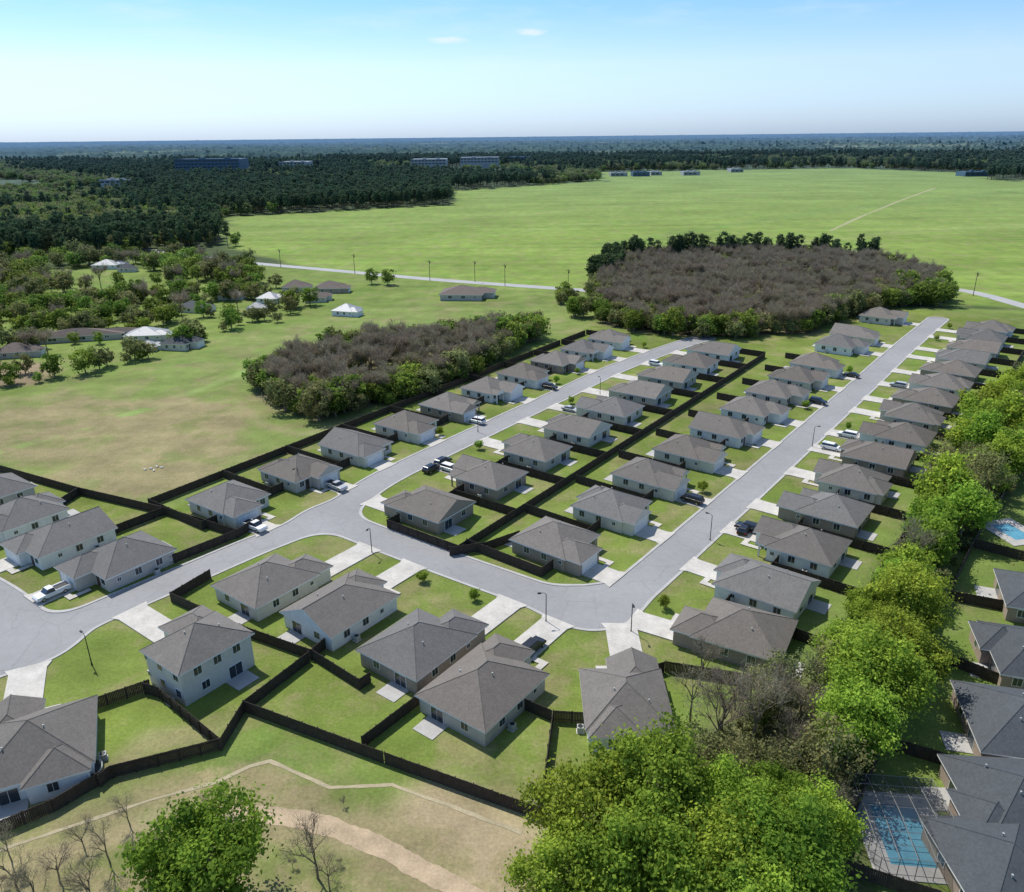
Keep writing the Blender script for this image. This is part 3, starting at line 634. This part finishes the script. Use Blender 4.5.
def bigb(px,py,w,d,h,mat,label,rz=0):
    q=G(px,py); e=obj("commercial_building",None,(q.x,q.y,0),rz,label=label,cat="building",group="distant commercial buildings")
    mb=MB(); mb.box(-w/2,w/2,-d/2,d/2,0,h,0); mb.box(-w/2-.4,w/2+.4,-d/2-.4,-d/2,h-1,h+.8,0); mb.box(-w/2,w/2,d/2,d/2+.4,h-1,h+.8); mb.box(-w*.2,-w*.1,-3,3,h,h+2.5); mb.box(w*.2,w*.3,-3,3,h,h+2); obj("wall",mb.mesh("wall",[mat]),parent=e)
    mb=MB()
    for fl in range(max(1,int(h/9))):
        for i in range(int(w/8)): x=-w/2+4+i*8; mb.box(x-2.8,x+2.8,-d/2-.5,-d/2+.05,h-4-fl*6,h-2-fl*6)
    obj("window",mb.mesh("window",[m_glass]),parent=e)
m_bd=basic("dark_cladding",(.07,.13,.19),.6,.1,.1); m_bl=basic("pale_cladding",(.32,.35,.37),.7,.1,.1)
for a in ((214,176,130,60,33,m_bd,"dark blue multi-storey block rising above forest"),(297,172,60,60,22,m_bl,"pale flat-roofed warehouse among forest"),(430,169,80,70,22,m_bl,"pale long flat-roofed warehouse among forest"),(480,168,90,60,24,m_bl,"flat-roofed warehouse among forest"),(520,167,50,60,23,m_bd,"flat-roofed warehouse among forest"),
          (118,189,40,25,14,m_bl,"pale industrial building among trees"),(618,176,30,30,6,m_bl,"pale low building at the field edge"),(640,176,30,30,7,m_bd,"low building at the field edge"),(655,175,20,30,6,m_bl,"pale low building at the field edge"),(690,175,30,30,6,m_bl,"pale low building at the field edge"),(735,172,24,30,6,m_bl,"pale low building at the field edge"),(975,176,50,30,7,m_bd,"dark low building at the field edge")):
    bigb(*a)
# ------------------------------------------------------------ trees
def crown(name,mat,seed,rx,rz,zc,ncl,nlf,cr,leaf,shape="oak",mb_pre=None,premats=()):
    rs=np.random.RandomState(seed)
    d=rs.normal(size=(ncl,3)); d/=np.linalg.norm(d,axis=1)[:,None]; r=rs.uniform(.35,1,ncl)**.55
    lob=1+.22*np.sin(3*np.arctan2(d[:,1],d[:,0])+seed)+.14*np.sin(5*np.arctan2(d[:,1],d[:,0])+2*seed)*np.cos(2*d[:,2])
    c=d*r[:,None]*lob[:,None]*np.array([rx,rx,rz]); 
    if shape=="pine":
        h=rs.uniform(-1,1,ncl); rad=rx*np.sqrt(np.maximum(.12,1-(h*.92)**2))*(1-.25*h)*rs.uniform(.3,1,ncl); an=rs.uniform(0,6.28,ncl)
        c=np.stack([rad*np.cos(an),rad*np.sin(an),h*rz],1)
    c[:,2]+=zc; c[:,2]=np.maximum(c[:,2],zc-rz*.8 if shape!="pine" else 0)
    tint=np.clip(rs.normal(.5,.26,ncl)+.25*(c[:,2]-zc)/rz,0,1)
    csz=cr*rs.uniform(.6,1.3,ncl)
    pos=np.repeat(c,nlf,0)+rs.normal(size=(ncl*nlf,3))*np.repeat(csz,nlf)[:,None]*np.array([.6,.6,.42])
    out=pos-np.repeat(c,nlf,0); out/=np.linalg.norm(out,axis=1)[:,None]+1e-6
    nrm=out*.7+rs.normal(size=pos.shape)*.45+np.array([0,0,.35]); nrm/=np.linalg.norm(nrm,axis=1)[:,None]
    t1=np.cross(nrm,rs.normal(size=pos.shape)); t1/=np.linalg.norm(t1,axis=1)[:,None]; t2=np.cross(nrm,t1)
    s=leaf*rs.uniform(.55,1.3,len(pos))[:,None]; t2=t2*rs.uniform(.5,.9,len(pos))[:,None]
    V=np.stack([pos-t1*s,pos-t2*s,pos+t1*s,pos+t2*s],1).reshape(-1,3)
    pv=np.array(mb_pre.v).reshape(-1,3) if mb_pre else np.zeros((0,3)); b=len(pv)
    faces=(list(mb_pre.f) if mb_pre else [])+[(b+4*i,b+4*i+1,b+4*i+2,b+4*i+3) for i in range(len(pos))]
    me=bpy.data.meshes.new(name); me.from_pydata(np.concatenate([pv,V]).tolist(),[],faces)
    npre=len(mb_pre.f) if mb_pre else 0
    me.materials.append(mat)
    for m_ in premats: me.materials.append(m_)
    mi=np.zeros(len(faces),np.int32); mi[:npre]=1; me.polygons.foreach_set('material_index',mi)
    at=me.attributes.new('tint','FLOAT','FACE')
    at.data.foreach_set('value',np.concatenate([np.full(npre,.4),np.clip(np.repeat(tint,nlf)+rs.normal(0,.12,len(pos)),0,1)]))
    me.update(); return me,c
def trunk(name,h,r0_,targets,seed,top=None):
    random.seed(seed); mb=MB(); pts=[(0,0,-.1)]; x=y=0
    for i in range(1,6):
        x+=random.uniform(-.18,.18); y+=random.uniform(-.18,.18); pts.append((x,y,h*i/5))
    mb.tube(pts,[r0_*(1.25-i*.19) for i in range(6)],8)
    for tg in targets:
        k=random.randint(2,4); a=Vector(pts[k]); b=Vector(tg); m_=a.lerp(b,.5)+Vector((0,0,-.3)); mb.tube([a,m_,b],[r0_*.45,r0_*.28,r0_*.1],5)
    return mb
def bare(name,seed,h,ntw,spread=3.4,tw=.03):
    random.seed(seed); mb=MB(); tips=[]
    def br(p,d,L,r,lv):
        q=p+d*L*.5+Vector((random.uniform(-.1,.1),random.uniform(-.1,.1),0))*L*.4; e_=p+d*L; mb.tube([p,q,e_],[r,r*.8,r*.6],5 if lv<2 else 3)
        if lv>=2: tips.append((e_,d))
        if lv<3:
            for i in range(3 if lv else 5):
                nd=(d+Vector((random.uniform(-1,1),random.uniform(-1,1),random.uniform(-.1,.7)))*(.75)).normalized()
                br(p.lerp(e_,random.uniform(.55,1)),nd,L*random.uniform(.5,.75),r*.55,lv+1)
    br(Vector((0,0,-.1)),Vector((random.uniform(-.05,.05),0,1)).normalized(),h*.45,h*.018,0)
    npre=len(mb.f)
    for i in range(ntw):
        e_,d=random.choice(tips); p=e_+Vector((random.gauss(0,.5),random.gauss(0,.5),random.gauss(0,.45)))*spread/3.4
        dd=(Vector((p.x,p.y,p.z-h*.45)).normalized()*.8+Vector((random.gauss(0,.5),random.gauss(0,.5),random.gauss(.2,.4)))).normalized()*random.uniform(.5,1.4)
        sd_=dd.cross(Vector((random.gauss(0,1),random.gauss(0,1),random.gauss(0,1)))).normalized()*tw
        mb.add([p-sd_,p+sd_,p+dd],[(0,1,2)])
    me=mb.mesh(name,[m_twig]); at=me.attributes.new('tint','FLOAT','FACE'); at.data.foreach_set('value',[random.random()*.8 if i>=npre else .3 for i in range(len(me.polygons))]); return me
PR={}
for s in (1,2,3):
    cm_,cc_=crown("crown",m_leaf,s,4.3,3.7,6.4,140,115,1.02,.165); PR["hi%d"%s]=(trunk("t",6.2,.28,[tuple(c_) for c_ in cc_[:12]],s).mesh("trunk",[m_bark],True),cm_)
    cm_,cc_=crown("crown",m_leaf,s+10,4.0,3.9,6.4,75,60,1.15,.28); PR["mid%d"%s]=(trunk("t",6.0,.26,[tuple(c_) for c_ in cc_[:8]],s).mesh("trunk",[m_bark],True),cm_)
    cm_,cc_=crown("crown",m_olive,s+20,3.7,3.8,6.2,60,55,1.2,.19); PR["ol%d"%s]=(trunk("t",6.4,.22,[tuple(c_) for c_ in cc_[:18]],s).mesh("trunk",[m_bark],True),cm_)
def single(key,mat,seed,kind):
    if kind=="pine":
        tk=MB(); tk.tube([(0,0,0),(0,0,16)],[.28,.08],5); me,_=crown("pine_tree",mat,seed,2.9,4.8,12.3,40,24,1.0,.48,"pine",tk,(m_bark,))
    else:
        tk=trunk("t",5.5,.24,[],seed); me,_=crown("leafy_tree",mat,seed,4.2,3.8,5.6,44,26,1.25,.46,"oak",tk,(m_bark,))
    PR[key]=me
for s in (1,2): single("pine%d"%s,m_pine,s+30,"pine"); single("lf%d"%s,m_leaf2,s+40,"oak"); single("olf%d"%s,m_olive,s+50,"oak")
for s in (1,2,3): PR["bare%d"%s]=bare("bare_tree",s+5,11,800)
for s in (1,2): PR["wood%d"%s]=bare("bare_tree",s+15,11,1000,3.4,.06)
random.seed(11)
ntree=0
def tree2(pos,s,key,label,cat="tree",group=None,name="leafy_tree"):
    global ntree; ntree+=1
    e=obj(name,None,(pos[0],pos[1],0),random.uniform(0,6.28),label=label,cat=cat,group=group,scale=(s*random.uniform(.92,1.08),s*random.uniform(.92,1.08),s*random.uniform(.92,1.12)))
    a,b=PR[key]; obj("trunk",a,parent=e); obj("crown",b,parent=e)
def tree1(pos,s,key,label,group,name):
    global ntree; ntree+=1
    return obj(name,PR[key],(pos[0],pos[1],0),random.uniform(0,6.28),label=label,cat="tree",group=group,scale=(s*random.uniform(.9,1.1),s*random.uniform(.9,1.1),s*random.uniform(.85,1.1)))
gB="trees in the belt beside the houses"
BIG=[(205,852,1.28),(590,815,1.15),(650,785,1.35),(568,870,1.0),(645,858,1.3),(712,855,1.1),(785,860,1.2),(745,895,1.15),(870,668,1.25),(898,645,1.2),(908,600,1.15),(855,715,1.1)]
placed=[]
for px,py,s in BIG:
    c_=G(px,py,6.4*s); tree2(c_,s,"hi%d"%random.randint(1,3),"broad tree with fresh lime green crown",group="tall fresh green trees"); placed.append((c_.x,c_.y))
bx=[p[0] for p in BELT]; byy=[p[1] for p in BELT]
BZ=GP([(640,755),(720,700),(800,690),(850,700),(830,790),(745,800),(700,790)])
tries=0
while len(placed)<150 and tries<14000:
    tries+=1; x=random.uniform(min(bx),max(bx)); y=random.uniform(max(44,min(byy)),max(byy))
    sdv=float(polysdf(BELT,np.array(x),np.array(y)))
    if sdv<0.8: continue
    dd=math.hypot(x,y)
    if any((x-a)**2+(y-b)**2<(4.2+dd*.002)**2 for a,b in placed): continue
    placed.append((x,y)); s=random.uniform(.7,1.15) if dd>105 else random.uniform(.65,1.0)
    rv=random.random(); nearb=float(polysdf(BZ,np.array(x),np.array(y)))>0
    if (nearb and rv<.6) or rv<.05: tree1((x,y),s*.95,"bare%d"%random.randint(1,3),"bare grey-brown tree without leaves","bare trees in the belt","bare_tree")
    elif rv<.88 if nearb else rv<.33: tree2((x,y),s,"ol%d"%random.randint(1,3),"tree with thin budding olive crown",group=gB)
    else: tree2((x,y),s,("hi%d" if dd<110 else "mid%d")%random.randint(1,3),"leafy tree with bright spring green crown",group=gB)
for px,py,s in ((318,860,.75),(690,700,.85),(722,712,1.0),(752,728,.95),(700,668,.7),(735,690,.8),(770,705,.9),(800,700,.9),(20,880,.6),(60,870,.5),(110,850,.5),(150,862,.45),(215,806,.35),(330,880,.45),(12,850,.45),(85,840,.4),(130,815,.4),(40,900,.6),(95,895,.55)):
    q=G(px,py+25*s); tree1(q,s,"bare%d"%random.randint(1,3),"small bare tree on rough grass","bare trees on rough grass","bare_tree")
for a,b in yards:
    if random.random()<.22: tree2(b,random.uniform(.18,.26),"mid%d"%random.randint(1,3),"young round tree on a front lawn",group="young yard trees")
def edge(poly,n,keys,sc,inset,grp,nm,lb,rngk=None):
    P_=[Vector(p) for p in poly]; seg=[(P_[i],P_[(i+1)%len(P_)]) for i in range(len(P_))]
    if rngk: seg=seg[rngk[0]:rngk[1]]
    tot=sum((b-a).length for a,b in seg)
    for i in range(n):
        t_=(i+random.random()*.9)/n*tot
        for a,b in seg:
            l=(b-a).length
            if t_<=l: break
            t_-=l
        p=a.lerp(b,min(1,t_/l))+Vector((random.uniform(-inset,inset),random.uniform(-inset*.6,inset*.6)))
        tree1(p,random.uniform(*sc),random.choice(keys),lb,grp,nm)
edge(W1o,26,["lf1","lf2","olf1","olf2"],(.6,1.05),4,"trees edging the small wood","leafy_tree","green tree at the edge of a wood",(0,6))
edge(W2o,30,["lf1","olf1","olf2","lf2"],(.6,1.1),5,"trees edging the large wood","leafy_tree","yellow-green tree at the edge of a wood",(0,6))
edge(W2o,95,["pine1","pine2"],(.68,.92),7,"pines edging the large wood","pine_tree","dark pine at the edge of a wood",(7,10))
for px,py,s in ((500,345,1.25),(515,348,1.1),(485,350,1.0),(905,300,1.3),(920,305,1.3),(935,300,1.2),(940,306,1.1),(388,285,.9),(372,284,.8)):
    tree1(G(px,py),s,"lf%d"%random.randint(1,2),"large green tree beside a wood","large field trees","leafy_tree")
HAM=GP([(-80,300),(120,285),(330,290),(360,300),(250,318),(200,345),(130,352),(60,372),(-60,385)])
hx=[p[0] for p in HAM]; hy=[p[1] for p in HAM]; cnt=0
while cnt<60:
    x=random.uniform(min(hx),max(hx)); y=random.uniform(min(hy),max(hy))
    if polysdf(HAM,np.array(x),np.array(y))<0: continue
    if math.sin(x*.03+1)+math.sin(y*.045+x*.01)<-.3+ (0.6 if x>-150 else -.6): continue
    ky=random.choice(["lf1","lf2","olf1","lf1","lf2"]) if random.random()<.8 else "wood1"
    cnt+=1; tree1((x,y),random.uniform(.5,1.2),ky,"tree standing among rural houses" if ky!="wood1" else "bare tree standing among rural houses","trees of the hamlet","leafy_tree" if ky!="wood1" else "bare_tree")
# ---- woods and forest as scattered masses
protoobj={}
def scatter(name,pts,scl,keys,label,cat="forest"):
    me=bpy.data.meshes.new(name); me.from_pydata([(float(x),float(y),0) for x,y in pts],[],[])
    at=me.attributes.new('scl','FLOAT','POINT'); at.data.foreach_set('value',np.array(scl,dtype=np.float32))
    o_=obj(name,me,kind="stuff",label=label,cat=cat)
    ng=bpy.data.node_groups.new(name,'GeometryNodeTree'); ng.interface.new_socket("Geometry",in_out='INPUT',socket_type='NodeSocketGeometry'); ng.interface.new_socket("Geometry",in_out='OUTPUT',socket_type='NodeSocketGeometry')
    gi=ng.nodes.new('NodeGroupInput'); go=ng.nodes.new('NodeGroupOutput'); ip=ng.nodes.new('GeometryNodeInstanceOnPoints'); jn=ng.nodes.new('GeometryNodeJoinGeometry')
    for k_ in keys:
        oi=ng.nodes.new('GeometryNodeObjectInfo'); oi.inputs['Object'].default_value=protoobj[k_]; oi.inputs['As Instance'].default_value=True; oi.transform_space='ORIGINAL'; ng.links.new(oi.outputs['Geometry'],jn.inputs[0])
    ng.links.new(gi.outputs[0],ip.inputs['Points']); ng.links.new(jn.outputs[0],ip.inputs['Instance']); ip.inputs['Pick Instance'].default_value=True
    ri=ng.nodes.new('FunctionNodeRandomValue'); ri.data_type='INT'
    for s_ in ri.inputs:
        if s_.type=='INT' and s_.name=='Min': s_.default_value=0
        if s_.type=='INT' and s_.name=='Max': s_.default_value=len(keys)-1
    oo=[s_ for s_ in ri.outputs if s_.type=='INT'][0]; ng.links.new(oo,ip.inputs['Instance Index'])
    rv=ng.nodes.new('FunctionNodeRandomValue'); rv.data_type='FLOAT_VECTOR'; rv.inputs[0].default_value=(0,0,0); rv.inputs[1].default_value=(.06,.06,6.28); ng.links.new(rv.outputs[0],ip.inputs['Rotation'])
    na=ng.nodes.new('GeometryNodeInputNamedAttribute'); na.data_type='FLOAT'; na.inputs[0].default_value='scl'; ng.links.new(na.outputs[0],ip.inputs['Scale'])
    ng.links.new(ip.outputs[0],go.inputs[0]); md=o_.modifiers.new("scatter",'NODES'); md.node_group=ng
    return o_
for k_,(px,py) in {"pine1":(228,247),"pine2":(150,254),"lf1":(236,246),"lf2":(120,262),"olf1":(90,264),"olf2":(60,268),"wood1":(300,408),"wood2":(350,404)}.items():
    nm={"p":"pine_tree","l":"leafy_tree","o":"leafy_tree","w":"bare_tree"}[k_[0]]
    protoobj[k_]=tree1(G(px,py),1,k_,{"p":"dark pine standing at the forest edge","l":"green tree at the forest edge","o":"olive budding tree at the forest edge","w":"bare grey tree at the wood edge"}[k_[0]],"forest edge trees",nm); protoobj[k_].scale=(1,1,1)
def pts_in(poly,den,mn=1):
    xs=[p[0] for p in poly]; ys=[p[1] for p in poly]; A_=(max(xs)-min(xs)+12)*(max(ys)-min(ys)+12); n=int(A_*den)
    x=np.random.uniform(min(xs)-6,max(xs)+6,n); y=np.random.uniform(min(ys)-6,max(ys)+6,n); k_=polysdf(poly,x,y)>mn
    return x[k_],y[k_]
for wd,nm in ((W1,"small_wood"),(W2,"large_wood")):
    x,y=pts_in(wd,1/14.0); n=len(x)
    cl_=np.sin(x*.09+y*.05)+np.sin(y*.11-x*.04+1)+np.random.normal(0,1.1,n); m_=cl_<1.0
    scatter(nm,list(zip(x[m_],y[m_])),np.random.uniform(.6,1.05,m_.sum()),["wood1","wood2"],"mass of bare grey-brown trees in a wood")
    m_=~m_&(np.random.rand(n)<.8)
    scatter(nm+"_greenery",list(zip(x[m_],y[m_])),np.random.uniform(.4,.78,m_.sum()),["olf1","olf2","lf1","olf1"],"green trees mixed through a wood")
    x,y=pts_in(wd,1/14.0,-3); sdv=polysdf(wd,x,y); m_=(sdv<8)&(np.random.rand(len(x))<.75)
    scatter(nm+"_edge_trees",list(zip(x[m_],y[m_])),np.random.uniform(.35,.9,m_.sum()),["olf1","olf2","lf1","lf2"],"band of young green trees edging a wood")
x,y=pts_in(FOREST,1/36.0,2); d_=np.hypot(x,y); keep=np.random.rand(len(x))<np.clip((800/d_)**1.7,0,1)
cl=np.sin(x*.004+2)*np.sin(y*.0047+x*.002)+.5*np.sin(x*.013+y*.009)+.3*np.sin(x*.031-y*.02)
bc=np.zeros(len(x),bool)
for bxp,byp in ((214,176),(297,172),(430,169),(480,168),(118,189)):
    q=G(bxp,byp); bc|=(np.abs(x-q.x)<70)&(y<q.y+45)&(y>q.y-140)
keep&=(cl<0.98)|(d_<800); keep&=~bc
x,y,d_,cl=x[keep],y[keep],d_[keep],cl[keep]; r_=np.random.rand(len(x)); sc_=np.random.uniform(.7,1.15,len(x))*np.clip((d_/900)**.3,1,1.3)
west=np.clip((-x/np.maximum(y,1)-.35)*2.2,0,1)*(d_>750)
pn=(cl+r_*1.3+west*.5)<.75
pn|=(d_<720)&(r_<.75)
scatter("pine_forest",list(zip(x[pn],y[pn])),sc_[pn],["pine1","pine2"],"far-reaching forest of dark pines")
scatter("mixed_forest",list(zip(x[~pn],y[~pn])),sc_[~pn]*1.2,["lf1","lf2","olf1","lf1","olf2"],"green and budding trees in the forest")
NEAR=GP([(-400,350),(0,312),(60,296),(110,288),(200,284),(262,294),(270,280),(240,266),(110,262),(-400,280)])
x,y=pts_in(NEAR,1/64.0,1); kk=(np.sin(x*.035)+np.sin(y*.05+x*.02))>-1.0; x,y=x[kk],y[kk]
scatter("mixed_woodland",list(zip(x,y)),np.random.uniform(.6,1.3,len(x)),["lf1","lf2","olf1","lf1","olf2","wood1"],"woodland of green trees near the rural houses")
hx_=[];
def hedge(l,wd,den):
    P_=GP(l)
    for (ax,ay),(b_x,b_y) in zip(P_[:-1],P_[1:]):
        L=math.hypot(b_x-ax,b_y-ay)
        for i in range(int(L*den)):
            t_=random.random(); hx_.append((ax+(b_x-ax)*t_+random.gauss(0,wd),ay+(b_y-ay)*t_+random.gauss(0,wd)))
hedge([(-60,372),(0,356),(60,341),(120,332),(165,322)],4,.55); hedge([(0,388),(40,382),(100,371),(125,364),(180,349),(260,318)],1.5,.22); hedge([(120,332),(110,312),(130,298),(250,300),(262,285)],5,.3)
hedge([(-60,330),(0,322),(60,312),(110,306)],7,.7); hedge([(200,318),(262,322),(300,306)],3,.2); hedge([(560,294),(575,318)],2,.25); hedge([(-60,352),(0,340),(50,330)],4,.4)
scatter("hedgerow",hx_,np.random.uniform(.35,.95,len(hx_)),["lf1","lf2","olf1","olf2","lf1"],"hedgerows of green trees between rural plots")
x,y=pts_in(BELT,1/8.0,-.5); scatter("belt_undergrowth",list(zip(x,y)),np.random.uniform(.14,.38,len(x)),["lf1","olf1","olf2","wood1"],"green shrubs growing under the tree belt","shrubs")
x,y=pts_in(FORE,1/9.0,1); kk=(np.sin(x*.2)+np.sin(y*.25+x*.1)+np.random.normal(0,.5,len(x))>.9)&(linedist(GP([(190,815),(272,815),(320,824),(370,842),(420,868),(520,930)]),x,y)>3); x,y=x[kk],y[kk]
scatter("dry_brush",list(zip(x,y)),np.random.uniform(.07,.18,len(x)),["wood1","wood2"],"dry brush scattered over rough grass","brush")
print("forest",len(pn),"tree objs",ntree,"houses",nh)
# far canopy reaching the horizon
ys=[3000]
while ys[-1]<55000: ys.append(ys[-1]*1.010+6)
ux=np.linspace(-1,1,520)
ys=np.array(ys); XX=np.outer(ys,ux)*1.1; YY=np.repeat(ys[:,None],len(ux),1)
ZZ=11+np.random.uniform(-6,7,XX.shape)+4*np.sin(XX*.002+YY*.001)+np.where(np.random.rand(*XX.shape)<.05,9,0)
cl2=np.sin(XX*.0011+1)*np.sin(YY*.0016+XX*.0004)+.6*np.sin(XX*.0031+YY*.0007); ZZ=np.where(cl2>1.05,2,ZZ); ZZ[0]=0
V=np.stack([XX.ravel(),YY.ravel(),ZZ.ravel()],1); a_,b_=XX.shape; idx=np.arange(a_*b_).reshape(a_,b_)
q=np.stack([idx[:-1,:-1],idx[:-1,1:],idx[1:,1:],idx[1:,:-1]],-1).reshape(-1,4)
me=bpy.data.meshes.new("distant_forest"); me.from_pydata(V.tolist(),[],q.tolist())
m,t,o=newmat("distant_canopy"); g=N(t,'ShaderNodeNewGeometry'); v=g.outputs['Position']
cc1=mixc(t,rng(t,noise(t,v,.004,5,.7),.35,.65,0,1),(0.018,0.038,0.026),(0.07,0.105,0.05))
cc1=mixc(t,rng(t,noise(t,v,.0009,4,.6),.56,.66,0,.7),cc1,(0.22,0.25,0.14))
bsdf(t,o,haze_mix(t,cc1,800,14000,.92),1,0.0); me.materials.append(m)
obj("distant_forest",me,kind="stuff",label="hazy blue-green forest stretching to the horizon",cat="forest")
